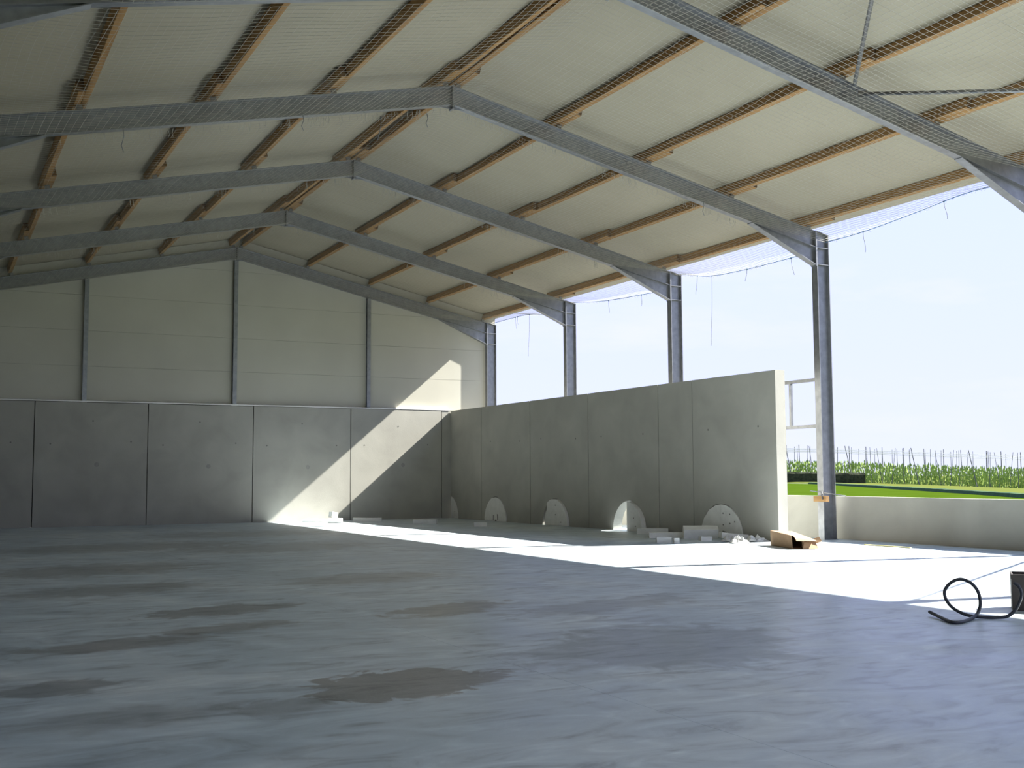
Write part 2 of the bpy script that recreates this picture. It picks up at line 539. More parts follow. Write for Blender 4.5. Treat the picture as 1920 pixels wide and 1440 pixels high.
# ceiling: white roof panels laid down the slope
ceiling = MB()
for s in (1, -1):
    ceiling.loft([[(0, y, roof_z(0) + 0.09), (s * 10.36, y, roof_z(10.36) + 0.09), (s * 10.36, y, roof_z(10.36) + 0.13), (0, y, roof_z(0) + 0.13)]
                  for y in (Y_END, 0.25)])
ceiling = ceiling.build('ceiling', M['backing'])
tag(ceiling, 'white insulated roof panels forming the pitched ceiling', None, None, 'structure')
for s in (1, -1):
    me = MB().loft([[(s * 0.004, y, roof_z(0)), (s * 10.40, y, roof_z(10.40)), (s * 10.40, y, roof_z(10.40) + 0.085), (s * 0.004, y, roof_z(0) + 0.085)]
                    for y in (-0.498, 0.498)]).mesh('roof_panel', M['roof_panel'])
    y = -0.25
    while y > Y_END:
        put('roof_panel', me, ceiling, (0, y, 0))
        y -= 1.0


# ------------------------------------------------------------------ steel portal frames
def i_loop(h, b, tw, tf):
    """I outline: first coordinate along the depth, second across the flange"""
    return [(0, -b / 2), (tf, -b / 2), (tf, -tw / 2), (h - tf, -tw / 2), (h - tf, -b / 2), (h, -b / 2),
            (h, b / 2), (h - tf, b / 2), (h - tf, tw / 2), (tf, tw / 2), (tf, b / 2), (0, b / 2)]


def make_frame():
    f = empty('portal_frame')
    for s in (1, -1):
        lp = i_loop(XO - XI, 0.20, 0.012, 0.020)
        col = MB().loft([[(s * (XI + d), w, 0.0) for d, w in lp], [(s * (XI + d), w, ZR - SL * (XI + d)) for d, w in lp]])
        c = col.build('column', M['steel'], f)
        MB().box(*sorted((s * (XI - 0.02), s * (XO + 0.02))), -0.12, 0.12, 0.0, 0.018).build('base_plate', M['steel'], c)
        cap = MB().loft([[(s * (XI - 0.005), -0.1, ZR - SL * XI), (s * (XO + 0.005), -0.1, ZR - SL * XO), (s * (XO + 0.005), 0.1, ZR - SL * XO), (s * (XI - 0.005), 0.1, ZR - SL * XI)],
                         [(s * (XI - 0.005), -0.1, ZR - SL * XI + 0.015), (s * (XO + 0.005), -0.1, ZR - SL * XO + 0.015), (s * (XO + 0.005), 0.1, ZR - SL * XO + 0.015), (s * (XI - 0.005), 0.1, ZR - SL * XI + 0.015)]])
        cap.build('cap_plate', M['steel'], c)
        for z in (6.80, 7.22):
            for w in (1, -1):
                MB().box(*sorted((s * (XI + 0.02), s * (XO - 0.02))), *sorted((w * 0.006, w * 0.098)), z - 0.008, z + 0.008).build('stiffener', M['steel'], c)
        h = 0.41
        lr = i_loop(h, 0.18, 0.010, 0.016)
        ra = MB().loft([[(s * x, w, ZR - h - SL * x + d) for d, w in lr] for x in (0.021, XI - 0.022)])
        rf = ra.build('rafter', M['steel'], f)
        # haunch: tapering web under the rafter with its own bottom flange
        xa, xb = 7.9, XI - 0.022
        za, zb = ZR - h - SL * xa, 6.80
        hz = lambda x: za + (zb - za) * (x - xa) / (xb - xa)
        wb = MB().prism([(s * xa, za), (s * xb, ZR - h - SL * xb), (s * xb, zb)], 1, -0.006, 0.006)
        hb = wb.build('haunch', M['steel'], f)
        MB().loft([[(s * x, w, hz(x) + d) for d, w in ((-0.018, -0.095), (0.0, -0.095), (0.0, 0.095), (-0.018, 0.095))] for x in (xa - 0.01, xb)]).build('haunch_flange', M['steel'], hb)
        MB().box(*sorted((s * (XI - 0.022), s * XI)), -0.1, 0.1, 6.76, ZR - SL * XI + 0.01).build('end_plate', M['steel'], f)
        pl = MB().box(*sorted((s * 0.0, s * 0.021)), -0.1, 0.1, ZR - h - 0.09, ZR + 0.01).build('ridge_plate', M['steel'], f)
        MB().prism([(s * 0.021, ZR - h - 0.004), (s * 0.021, ZR - h - 0.08), (s * 0.30, ZR - h - SL * 0.30)], 1, -0.006, 0.006).build('ridge_gusset', M['steel'], f)
        for z in (ZR - 0.06, ZR - 0.13, ZR - 0.20, ZR - 0.27, ZR - 0.34, ZR - 0.46):
            for w in (-0.06, 0.06):
                put('bolt', bolt_me, pl, (s * 0.021, w, z), (0, s * math.pi / 2, 0))
        for px in PX:
            put('purlin_cleat', cleat_me, f, (s * px, 0, ZR - SL * px), (0, s * math.atan(SL), 0))
    return f


PX = [0.13, 2.58, 4.96, 7.34, 9.72]          # purlin lines, measured out from the ridge
bolt_me = MB().loft([[(0.016 * math.cos(a * math.pi / 3), 0.016 * math.sin(a * math.pi / 3), z) for a in range(6)] for z in (0, 0.018)]).mesh('bolt', M['bolt'])
cleat_me = MB().box(-0.09, 0.09, -0.035, 0.035, 0.0, 0.012).box(-0.05, 0.05, -0.03, 0.03, 0.012, 0.1).mesh('purlin_cleat', M['steel'])
frame0 = make_frame()
names = ['grey steel portal frame standing against the white gable wall, first from the back',
         'second grey steel portal frame from the gable wall, bolted at the ridge',
         'third grey steel portal frame from the gable wall, column behind tall concrete wall',
         'fourth grey steel portal frame, its column at the free end of the tall concrete wall',
         'fifth grey steel portal frame, nearest full rafter under netting with brace tubes attached',
         'sixth grey steel portal frame from the gable, one bay beyond the brace tubes',
         'seventh grey steel portal frame from the gable, beside the camera position',
         'eighth grey steel portal frame at the open front end of the hall']
for k in range(NF):
    fr = frame0 if k == 0 else copy_tree(frame0)
    fr.location = (0, FY[k], 0)
    tag(fr, names[k], 'steel frame', 'steel portal frames of the hall')

# gable posts standing on the concrete wall
for x, lab in ((-5.03, 'leftmost slim steel gable post standing on the concrete wall'),
               (-0.03, 'middle slim steel gable post under the ridge on the concrete wall'),
               (4.97, 'right slim steel gable post on the concrete wall beside the sunlit cladding')):
    e = empty('gable_post', (x, 0.0, TW))
    tag(e, lab, 'post', 'gable posts')
    top = ZR - 0.41 - SL * abs(x) - TW - 0.02
    lp = i_loop(0.133, 0.14, 0.008, 0.011)
    MB().loft([[(w, d - 0.066, z) for d, w in lp] for z in (0.012, top)]).build('shaft', M['steel'], e)
    MB().box(-0.09, 0.09, -0.058, 0.095, 0.0, 0.012).build('base_plate', M['steel'], e)

# roof brace tubes and the wall brace rod, bay between the fifth and sixth frames


def tube_thing(name, a, b, r, label, group=None, mat='steel', cat='brace', plates=True):
    a, b = Vector(a), Vector(b)
    e = empty(name, a)
    tag(e, label, cat, group)
    MB().tube([(0, 0, 0), b - a], r, 10).build('tube', M[mat], e, True)
    if plates:
        d = (b - a).normalized()
        for q, sgn in ((Vector((0, 0, 0)), 1), (b - a, -1)):
            u = d.cross(Vector((0, 0, 1))).normalized()
            w = d.cross(u)
            c0, c1 = q - d * sgn * 0.10, q + d * sgn * 0.06
            MB().loft([[c + u * i * 0.005 + w * j * 0.06 for i, j in ((-1, -1), (1, -1), (1, 1), (-1, 1))] for c in (c0, c1)]).build('gusset_plate', M[mat], e)
    return e


yb0, yb1 = FY[4] - 0.16, FY[5] + 0.16
tube_thing('roof_brace', (5.08, yb0, 8.53), (0.35, yb1, 9.50), 0.036, 'galvanised roof brace tube rising from the fifth rafter toward the ridge', 'roof brace tubes')
tube_thing('roof_brace', (5.32, yb0, 8.48), (9.75, yb1, 7.50), 0.036, 'galvanised roof brace tube running level from the fifth rafter toward the eaves', 'roof brace tubes')
tube_thing('roof_brace', (-5.08, yb0, 8.53), (-0.35, yb1, 9.50), 0.036, 'galvanised roof brace tube on the dark left slope near the ridge', 'roof brace tubes')
tube_thing('roof_brace', (-5.32, yb0, 8.48), (-9.75, yb1, 7.50), 0.036, 'galvanised roof brace tube on the dark left slope near the eaves', 'roof brace tubes')
tube_thing('wall_brace', (10.09, FY[4] - 0.18, 0.35), (10.09, FY[5] + 0.18, 7.2), 0.036, 'diagonal galvanised brace tube between the fifth and sixth right columns')

# ------------------------------------------------------------------ timber purlins, lapped at every frame
PW, PD, LAP = 0.118, 0.215, 0.80
PB = 0.11                                    # gap between rafter top and purlin underside


def purlin_mesh(y0, y1):
    b = 0.006
    sec = [(-PW / 2 + b, 0), (PW / 2 - b, 0), (PW / 2, b), (PW / 2, PD - b), (PW / 2 - b, PD), (-PW / 2 + b, PD), (-PW / 2, PD - b), (-PW / 2, b)]
    me = MB().loft([[(x, y, z) for x, z in sec] for y in (y0, y1)]).mesh('purlin', M['timber'])
    me.materials.append(M['shaded_end_grain'])
    for p in me.polygons:
        if len(p.vertices) == 8:
            p.material_index = 1
    return me


pur_mid = purlin_mesh(-BAY - LAP, LAP)
pur_end = purlin_mesh(-BAY - LAP, 0.06)
LINE = ['ridge', 'upper', 'middle', 'lower', 'eaves']
BAYN = ['gable', 'second', 'third', 'fourth', 'fifth']
n_bays = 5
for s in (1, -1):
    side = 'bright right' if s > 0 else 'dim left'
    ang = s * math.atan(SL)
    for li, px in enumerate(PX):
        for k in range(n_bays):
            # lapped pieces sit side by side, alternating from bay to bay
            if s > 0:
                off = -1 if k % 2 == 1 else 1
            else:
                off = 1 if k % 2 == 1 else -1
            cx = s * px + off * 0.0605 * math.cos(ang)
            if li == 0:
                cx = s * (px + 0.02) + off * 0.0605
            if li == 4:
                cx = s * px + off * 0.0605
            zc = ZR + PB - SL * abs(cx)
            o = put('purlin', pur_end if k == 0 else pur_mid, None, (cx, FY[k], zc), (0, ang, 0))
            tag(o, '%s timber purlin on the %s roof slope in the %s bay from the back' % (LINE[li], side, BAYN[k].replace('gable', 'first')),
                'purlin', 'timber purlins under the roof')


# ------------------------------------------------------------------ bird nets with their eave ropes
def zb(x):
    return ZR - 0.41 - SL * abs(x) - 0.04


ROPE = {0: [(10.12, 7.62), (10.12, 7.62), (10.08, 7.58), (10.0, 7.4), (9.82, 7.3)],
        1: [(10.15, 7.58), (10.12, 7.40), (10.08, 7.28), (10.0, 7.2), (9.82, 7.1)],
        2: [(10.15, 7.56), (10.12, 7.27), (10.08, 7.18), (10.0, 7.15), (9.80, 7.1)],
        3: [(10.15, 7.36), (10.12, 7.38), (10.08, 7.48), (10.0, 7.58), (9.82, 7.50)],
        4: [(10.15, 7.62), (10.12, 7.34), (10.06, 7.16), (9.98, 7.06), (9.78, 6.98)],
        5: [(10.15, 7.62), (10.12, 7.34), (10.06, 7.16), (9.98, 7.06), (9.78, 6.98)]}
TAILS = {0: [(0.33, 0.45), (0.53, 1.55), (0.36, 0.3)],
         1: [(0.4, 0.4), (0.75, 0.35)],
         2: [(0.16, 0.55), (0.28, 2.0), (0.55, 0.32), (0.88, 0.45)],
         3: [(0.22, 0.5), (0.64, 0.4)],
         4: [(0.065, 0.27), (0.085, 0.6), (0.27, 0.45), (0.325, 0.95), (0.54, 0.68), (0.255, 0.25)],
         }


def rope_pt(k, v):
    pts = ROPE[k]
    f = v * (len(pts) - 1)
    i = min(int(f), len(pts) - 2)
    t = f - i

    def cr(a, b, c, d):
        return 0.5 * (2 * b + (c - a) * t + (2 * a - 5 * b + 4 * c - d) * t * t + (3 * b - a - 3 * c + d) * t ** 3)
    P = [pts[max(i - 1, 0)], pts[i], pts[i + 1], pts[min(i + 2, len(pts) - 1)]]
    return [cr(*(q[j] for q in P)) for j in (0, 1)]


def net_point(k, s, v):
    """s runs -1..1 across the hall, v 0..1 along the bay"""
    y = FY[k] - 0.13 + (FY[k + 1] + 0.13 - FY[k] + 0.13) * v
    rx, rz = rope_pt(k, v)
    x = s * rx
    sag = 0.16 * 4 * v * (1 - v)
    ax = abs(x)
    X0 = 7.3
    if ax <= X0:
        z = zb(x) - sag
    else:
        t = (ax - X0) / (rx - X0)
        z = (1 - t) * (zb(X0) - sag) + t * rz - 0.10 * t * (1 - t)
    z += 0.035 * noise.noise(Vector((x * 0.9, y * 0.9, k * 3.1)))
    y += 0.05 * noise.noise(Vector((x * 0.5 + 9, y * 0.5, k))) * (4 * v * (1 - v))
    return Vector((x, y, z))


NETN = ['first bay beside the gable', 'second bay from the gable', 'third bay from the gable',
        'fourth bay beside the free wall end', 'fifth bay, nearest, with the brace tubes']
CELL = 0.13
for k in range(5):
    e = empty('bird_net', (0, FY[k], 7.0))
    o0 = Vector((0, FY[k], 7.0))
    tag(e, 'pale bird net slung under the rafters in the ' + NETN[k], 'net', 'bird nets under the roof')
    m = MB()
    nx = int(20.2 / CELL)
    ny = int(BAY / CELL)
    r = (0.0018, 0.0018, 0.0021, 0.0027, 0.0032)[k]
    far = k < 2
    for i in range(nx + 1):                   # lines along the bay
        s = -1 + 2 * i / nx
        npt = 9 if far else 14
        m.tube([net_point(k, s, q / npt) - o0 for q in range(npt + 1)], r, 3, caps=False)
    for j in range(ny + 1):                   # lines across the hall
        v = j / ny
        npt = 60 if far else 110
        m.tube([net_point(k, -1 + 2 * q / npt, v) - o0 for q in range(npt + 1)], r, 3, caps=False)
    nn = m.build('netting', M['net'], e)
    tag(nn, kind='stuff')
    for s in (1, -1):
        pts = []
        for q in range(25):
            v = q / 24
            rx, rz = rope_pt(k, v)
            pts.append(Vector((s * rx, FY[k] - 0.13 + (FY[k + 1] + 0.13 - FY[k] + 0.13) * v, rz)) - o0)
        MB().tube(pts, 0.009, 6).build('edge_rope', M['rope'], e, True)
        # loose meshes hanging below the edge rope
        fm = MB()
        rr = random.Random(k * 2 + s)
        for q in range(90):
            v = rr.random()
            rx, rz = rope_pt(k, v)
            p = Vector((s * rx, FY[k] - 0.13 + (FY[k + 1] + 0.13 - FY[k] + 0.13) * v, rz)) - o0
            L = rr.uniform(0.02, 0.07)
            fm.tube([p, p + Vector((rr.uniform(-.02, .02), rr.uniform(-.02, .02), -L * .6)), p + Vector((rr.uniform(-.03, .03), rr.uniform(-.04, .04), -L))], 0.002, 3, caps=False)
        ff = fm.build('loose_mesh', M['net'], e)
        tag(ff, kind='stuff')
    if k in TAILS:
        for v, L in TAILS[k]:
            rx, rz = rope_pt(k, v)
            p = Vector((rx, FY[k] - 0.13 + (FY[k + 1] + 0.13 - FY[k] + 0.13) * v, rz)) - o0
            pts, rd = [], []
            n = 10
            ph = R.uniform(0, 6)
            for q in range(n + 1):
                t = q / n
                pts.append(p + Vector((0.03 * math.sin(ph + t * 5) * t, 0.06 * (math.sin(ph + t * 4) - math.sin(ph)) * t, -L * t)))
            MB().tube([p + Vector((0, 0.02, 0.012)), p + Vector((0, 0, -0.028)), p + Vector((0, -0.02, 0.012))], 0.012, 6).build('knot', M['rope'], e, True)
            MB().tube(pts, 0.006, 5).build('cord_tail', M['tail'], e, True)
    # edge of the net laced to each rafter: short tufts along the flange
    lm = MB()
    rr = random.Random(50 + k)
    for q in range(210 if k < 3 else 0):
        s = rr.uniform(-0.78, 0.78)
        v = 1.0
        p = net_point(k, s, v) - o0 + Vector((0, 0.02, 0.0))
        L = rr.uniform(0.05, 0.17)
        lm.tube([p + Vector((0, 0, 0.05)), p + Vector((rr.uniform(-.03, .03), 0, -L * .5)), p + Vector((rr.uniform(-.05, .05), 0, -L))], 0.0036, 3, caps=False)
    if k < 3:
        lo = lm.build('lacing', M['net'], e)
        tag(lo, kind='stuff')
# a few longer ends hanging from the net inside the hall
for (x, k, v, L) in ((-6.6, 3, 0.02, 0.42), (-1.55, 2, 0.98, 0.5), (-0.45, 2, 0.97, 0.28), (6.2, 3, 0.04, 0.35), (-3.3, 3, 0.03, 0.3)):
    pp = net_point(k, x / 10.1, v)
    e = empty('cord_end', pp)
    lab = {-6.6: 'dark loose cord end hanging below the fourth rafter on the far left',
           -1.55: 'curved loose cord end hanging left of the fourth ridge joint',
           -0.45: 'short doubled cord end hanging just left of the fourth ridge joint',
           6.2: 'loose cord end hanging below the fourth rafter on the bright right slope',
           -3.3: 'thin pale cord end hanging below the fourth rafter midway up the left slope'}[x]
    tag(e, lab, 'cord', 'loose cord ends')
    MB().tube([(0, 0, 0.02), (0.02, 0, -L * .3), (-0.02, 0.0, -L * .7), (-0.06 if x == -1.55 else 0.02, 0, -L)], 0.007, 5).build('strand', M['tail'], e, True)

# ------------------------------------------------------------------ steel trimmer frame for a window, right of the wall end
e = empty('window_trimmer', (10.2, FY[3] + 0.1, 2.8))
tag(e, 'galvanised square-tube window trimmer bolted between right columns beside the wall end', 'frame')
for z in (2.80, 3.97):
    MB().box(-0.04, 0.04, 0.0, 3.4, z - 2.8 - 0.04, z - 2.8 + 0.04).build('rail', M['steel'], e)
for y in (1.24, 3.0):
    MB().box(-0.035, 0.035, y - 0.035, y + 0.035, 0.04, 3.97 - 2.8 - 0.04).build('upright', M['steel'], e)

# ------------------------------------------------------------------ polystyrene plugs in the half-round openings
PR = 0.845


def plug_poly(c, xa, xb, z0, notch=None, r=PR, n=26):
    """part of a half disc between local xa and xb"""
    pts = []
    for q in range(n + 1):
        t = math.pi * q / n
        pts.append((c + r * math.cos(t), z0 + r * math.sin(t)))
    pts = clip(pts, 1, 0, xb)
    pts = clip(pts, -1, 0, -xa)
    return pts


def plug(c, xa, xb, y0, y1, label, z0=0.0, turn=0.0, holes=(), group='polystyrene plugs in the wall openings', chips=()):
    e = empty('foam_plug', Matrix.Translation(WP0) @ Matrix.Rotation(w_ang, 4, 'Z') @ Vector((c, 0, 0)), (0, 0, w_ang + turn))
    tag(e, label, 'foam block', group)
    pts = plug_poly(0, xa - c, xb - c, z0)
    rr = random.Random(label)
    m = MB()
    # slightly uneven cut edge
    pts = [(x + rr.uniform(-.008, .008), max(0.004, z + rr.uniform(-.008, .008))) for x, z in pts]
    m.loft([[(x, y, z) for x, z in pts] for y in (y0, y1)])
    body = m.build('slab', M['foam'], e)
    for hx, hz in holes:
        mm = MB().loft([[(hx + 0.022 * math.cos(a * math.pi / 4), y, hz + 0.022 * math.sin(a * math.pi / 4)) for a in range(8)] for y in (y0 - 0.004, y0 + 0.02)])
        mm.build('pit', M['hole'], e)
    for hx, hz, w, h in chips:
        MB().obox((hx, y0 + 0.012, hz), (w, 0.034, h), (0, rr.uniform(-.2, .2), 0)).build('chip', M['hole'], e)
    return e


plug(arch_c[0], 0.02, 5, -0.01, 0.24, 'white foam quarter plug in the opening at the wall corner', holes=((0.55, 0.25),))
plug(arch_c[1], -5, 50, -0.03, 0.24, 'whole white foam plug in the second opening from the corner', chips=((0.05, 0.0, 0.12, 0.05), (-0.14, 0.02, 0.05, 0.2), (0.2, 0.03, 0.04, 0.22)), z0=0.0)
plug(arch_c[2], arch_c[2] - 0.46, 50, -0.07, 0.20, 'large right piece of the cut foam plug in the third opening', z0=0.0, holes=((0.1, 0.65), (0.1, 0.35), (0.45, 0.12)))
plug(arch_c[2], arch_c[2] - 0.80, arch_c[2] - 0.48, 0.05, 0.26, 'narrow left slice of the cut foam plug in the third opening', z0=0.0)
plug(arch_c[3], arch_c[3] + 0.02, 50, -0.10, 0.17, 'half foam plug standing in the opening with sunlight beside it', z0=0.0, turn=-0.05, holes=((0.4, 0.38), (0.5, 0.15)))
plug(arch_c[4], -5, arch_c[4] - 0.005, -0.02, 0.24, 'left half of the foam plug in the opening nearest the wall end', z0=0.0)
plug(arch_c[4], arch_c[4] + 0.005, 50, -0.025, 0.24, 'pitted right half of the foam plug in the opening nearest the wall end', z0=0.0,
     holes=((0.09, 0.62), (0.36, 0.6), (0.36, 0.37), (0.55, 0.42), (0.09, 0.33)), chips=((0.12, 0.05, 0.16, 0.12),))


def wall_pt(lx, ly, z=0.0):
    return Matrix.Translation(WP0) @ Matrix.Rotation(w_ang, 4, 'Z') @ Vector((lx, ly, z))


e = empty('foam_offcut', wall_pt(arch_c[3] - 0.42, 0.42), (0, 0, w_ang))
tag(e, 'tall ragged foam offcut standing in the passage behind the open archway', 'foam block', 'foam offcuts')
MB().loft([[(-0.2, 0, 0), (0.16, 0, 0), (0.13, 0, 0.32), (0.19, 0, 0.5), (0.02, 0, 0.62), (-0.12, 0, 0.5)],
           [(-0.2, 0.14, 0), (0.16, 0.14, 0), (0.13, 0.14, 0.32), (0.19, 0.14, 0.5), (0.02, 0.14, 0.62), (-0.12, 0.14, 0.5)]]).build('slab', M['foam'], e)


# ------------------------------------------------------------------ foam offcuts lying on the floor
def ragged_box(size, seed, cuts=(4, 2, 1), amp=0.012):
    """a foam slab with softly uneven faces, base at z = 0"""
    bm = bmesh.new()
    bmesh.ops.create_cube(bm, size=1)
    bmesh.ops.subdivide_edges(bm, edges=bm.edges[:], cuts=2, use_grid_fill=True)
    rr = Vector((seed * 1.7, seed * 0.3, seed))
    for v in bm.verts:
        v.co = Vector((v.co.x * size[0], v.co.y * size[1], (v.co.z + 0.5) * size[2]))
        d = noise.noise_vector(v.co * 5 + rr) * amp
        if v.co.z < 1e-4:
            d.z = 0
        v.co += d
    me = bpy.data.meshes.new('foam_slab')
    bm.to_mesh(me)
    bm.free()
    me.materials.append(M['foam'])
    return me


DEB = [((2.72, -0.85, 0), (0.92, 0.35, 0.09), (0, 0, -0.35), 'long low foam strip lying in sunlight at the gable wall foot'),
       ((3.0, -2.2, 0), (0.48, 0.42, 0.16), (0, 0, -0.4), 'sunlit white foam block at the right end of the long strip'),
       ((2.93, -2.15, 0.165), (0.25, 0.2, 0.19), (0.0, 0.15, 0.3), 'small foam wedge resting on top of the sunlit block'),
       ((4.42, -1.5, 0), (1.02, 0.16, 0.13), (0, 0, -0.45), 'flat shaded foam strip lying before the gable wall panels'),
       ((5.35, -4.6, 0), (0.78, 0.4, 0.15), (0, 0, -0.5), 'shaded foam slab on the floor before the corner'),
       ((6.05, -7.4, 0), (0.42, 0.2, 0.13), (0, 0, -0.3), 'small lone foam block on the floor before the second plug'),
       ((8.05, -14.1, 0.0), (0.84, 0.22, 0.15), (0, 0, -0.62), 'upper long foam slab beside the half plug'),
       ((7.25, -15.9, 0), (0.92, 0.28, 0.14), (0, 0, -0.5), 'lower long foam slab in front of the tall wall'),
       ((6.0, -17.55, 0), (0.34, 0.22, 0.13), (0, 0, -0.5), 'short foam block nearest the shadow edge'),
       ((6.08, -17.95, 0), (0.12, 0.14, 0.12), (0, 0, -0.45), 'foam cube touching the short block'),
       ((7.75, -16.65, 0), (0.86, 0.25, 0.25), (0.35, 0, -0.52), 'thick tilted foam slab before the last plug'),
       ((7.30, -17.45, 0), (0.28, 0.2, 0.10), (0, 0, -0.3), 'small foam chunk leaning on the thick slab end'),
       ((8.0, -17.65, 0), (0.66, 0.3, 0.13), (0, 0.10, -0.45), 'flat foam slab between the thick slab and the cardboard box')]
for i, (loc, size, rot, lab) in enumerate(DEB):
    o = put('foam_offcut', ragged_box(size, i + 1, amp=0.010), None, loc, rot)
    if rot[0]:
        o.location.z = 0.0 + 0.5 * size[1] * math.sin(rot[0])
    if rot[1]:
        o.location.z = loc[2] + 0.5 * size[0] * abs(math.sin(rot[1]))
    tag(o, lab, 'foam block', 'foam offcuts')
# dark cardboard scrap behind the thick slab
o = MB().obox((0, 0, 0), (0.22, 0.012, 0.2), (0.35, 0.5, 0)).build('cardboard_scrap', M['cardboard'], None, False, (7.62, -16.2, 0.05))
o.rotation_euler = (0, 0, -0.5)
tag(o, 'brown cardboard scrap leaning between two foam slabs', 'cardboard')


def crumple(size, seed, h):
    m = MB()
    n = 12
    for j in range(n):
        for i in range(n):
            x, y = (i / (n - 1) - .5), (j / (n - 1) - .5)
            fall = max(0, 1 - (x * x + y * y) * 3.4)
            z = 0.006 + h * fall * abs(noise.noise(Vector((x * 4.5, y * 4.5, seed)))) * 2
            m.v.append((x * size[0] + 0.03 * noise.noise(Vector((x * 6, y * 6, seed + 3))), y * size[1], z))
    for j in range(n - 1):
        for i in range(n - 1):
            a = j * n + i
            m.f.append((a, a + 1, a + n + 1, a + n))
    # underside so that the sheet has thickness
    off = len(m.v)
    m.v += [(x, y, z - 0.004) for x, y, z in m.v]
    m.f += [tuple(off + q for q in reversed(f)) for f in list(m.f)]
    return m


for loc, size, h, rot, lab in (((7.30, -18.75, 0), (0.5, 0.4), 0.17, 0.2, 'crumpled clear plastic film glinting in the sun by the cardboard box'),
                               ((8.05, -18.35, 0), (0.75, 0.5), 0.20, -0.5, 'larger crumpled grey plastic film in shade behind the glinting one'),
                               ((7.65, -17.95, 0), (0.45, 0.4), 0.14, 0.6, 'small heap of torn film between foam slab and glinting film')):
    o = crumple(size, loc[0], h).build('plastic_film', M['film'], None, False, loc)
    o.rotation_euler.z = rot
    tag(o, lab, 'plastic film', 'crumpled film scraps')

# ------------------------------------------------------------------ open cardboard box
A, B = Vector((7.42, -19.70, 0)), Vector((6.97, -20.95, 0))
ax = (B - A).normalized()
bl = (B - A).length
ay = Vector((-ax.y, ax.x, 0))
if ay.x < 0:
    ay = -ay
BW, H0, H1 = 0.50, 0.335, 0.285


def bp_(u, v, z):
    return ax * u + ay * v + Vector((0, 0, z))


e = empty('cardboard_box', A)
tag(e, 'open brown cardboard box lying on the sunlit floor by the steel column', 'box')
t = 0.008


def slabq(q, n):
    n = Vector(n) * t
    return MB().loft([[Vector(p) for p in q], [Vector(p) + n for p in q]])


sb = MB()
parts = [
    ([bp_(0.03, 0, 0.001), bp_(bl, 0, 0.001), bp_(bl - .06, 0, H1), bp_(0, 0, H0)], ay),                  # long side facing the hall
    ([bp_(0.03, BW, 0.001), bp_(bl, BW, 0.001), bp_(bl - .06, BW, H1 * .72), bp_(0, BW, H0 * .95)], -ay),
    ([bp_(0.03, 0, 0.001), bp_(0.03, BW, 0.001), bp_(0, BW, H0 * .95), bp_(0, 0, H0)], ax),
    ([bp_(0.03, 0, 0.001), bp_(bl, 0, 0.001), bp_(bl, BW, 0.001), bp_(0.03, BW, 0.001)], Vector((0, 0, 1))),
    ([bp_(0, 0, H0), bp_(bl - .06, 0, H1), bp_(bl - .06, BW, H1 * .72), bp_(0, BW, H0 * .95)], Vector((0, 0, -1)))]
for q, n in parts:
    sb.loft([[Vector(p) for p in q], [Vector(p) + Vector(n) * t for p in q]])
sb.build('carton', M['cardboard'], e)
# top flap curving down over the open end
fl = []
for q in range(6):
    f = q / 5
    fl.append((bl - .06 + 0.24 * f, -0.10 * f * f))
fm = MB()
fm.loft([[bp_(u, 0.02, H1 + dz - 0.0), bp_(u, BW - .02, H1 * .72 + dz * .35), bp_(u, BW - .02, H1 * .72 + dz * .35 - t), bp_(u, 0.02, H1 + dz - t)] for u, dz in fl])
fm.build('top_flap', M['cardboard'], e)
MB().loft([[bp_(bl, 0.22, 0.004), bp_(bl + .18, 0.16, 0.012), bp_(bl + .17, BW + 0.02, 0.012), bp_(bl, BW, 0.004)],
           [bp_(bl - .02, 0.22, 0.17), bp_(bl + .06, 0.24, 0.15), bp_(bl + .05, BW, 0.14), bp_(bl - .02, BW, 0.17)]]).build('front_flap', M['cardboard'], e)
MB().loft([[bp_(bl, BW, 0.10), bp_(bl + .1, BW + .12, 0.16), bp_(bl + .1, BW + .12, 0.168), bp_(bl, BW, 0.108)],
           [bp_(bl, BW - .06, 0.20), bp_(bl + .06, BW + .08, 0.25), bp_(bl + .06, BW + .08, 0.258), bp_(bl, BW - .06, 0.208)]]).build('side_flap', M['cardboard'], e)

# yellow lath on the floor
o = MB().box(-0.025, 0.025, -0.66, 0.66, 0.0, 0.022).build('wood_lath', M['lath'], None, False, (9.27, -21.4, 0))
o.rotation_euler.z = 0.015
tag(o, 'thin pale wooden lath lying on the floor along the low wall', 'lath')

# wooden block clamped to the fourth right column
e = empty('clamped_block', (XI, FY[3] - 0.08, 0.93))
tag(e, 'wooden block with a thin metal bar clamped to the steel column above the low wall', 'clamp')
MB().box(-0.11, -0.002, -0.22, 0.21, 0.0, 0.14).build('wood_block', M['timber'], e)
MB().tube([(-0.07, 0.36, 0.26), (-0.07, -0.86, 0.15)], 0.011, 8).build('bar', M['steel'], e, True)
MB().tube([(-0.09, -0.06, 0.24), (-0.125, -0.10, 0.16), (-0.125, -0.12, 0.06)], 0.018, 6).build('clamp_jaw', M['bolt'], e, True)

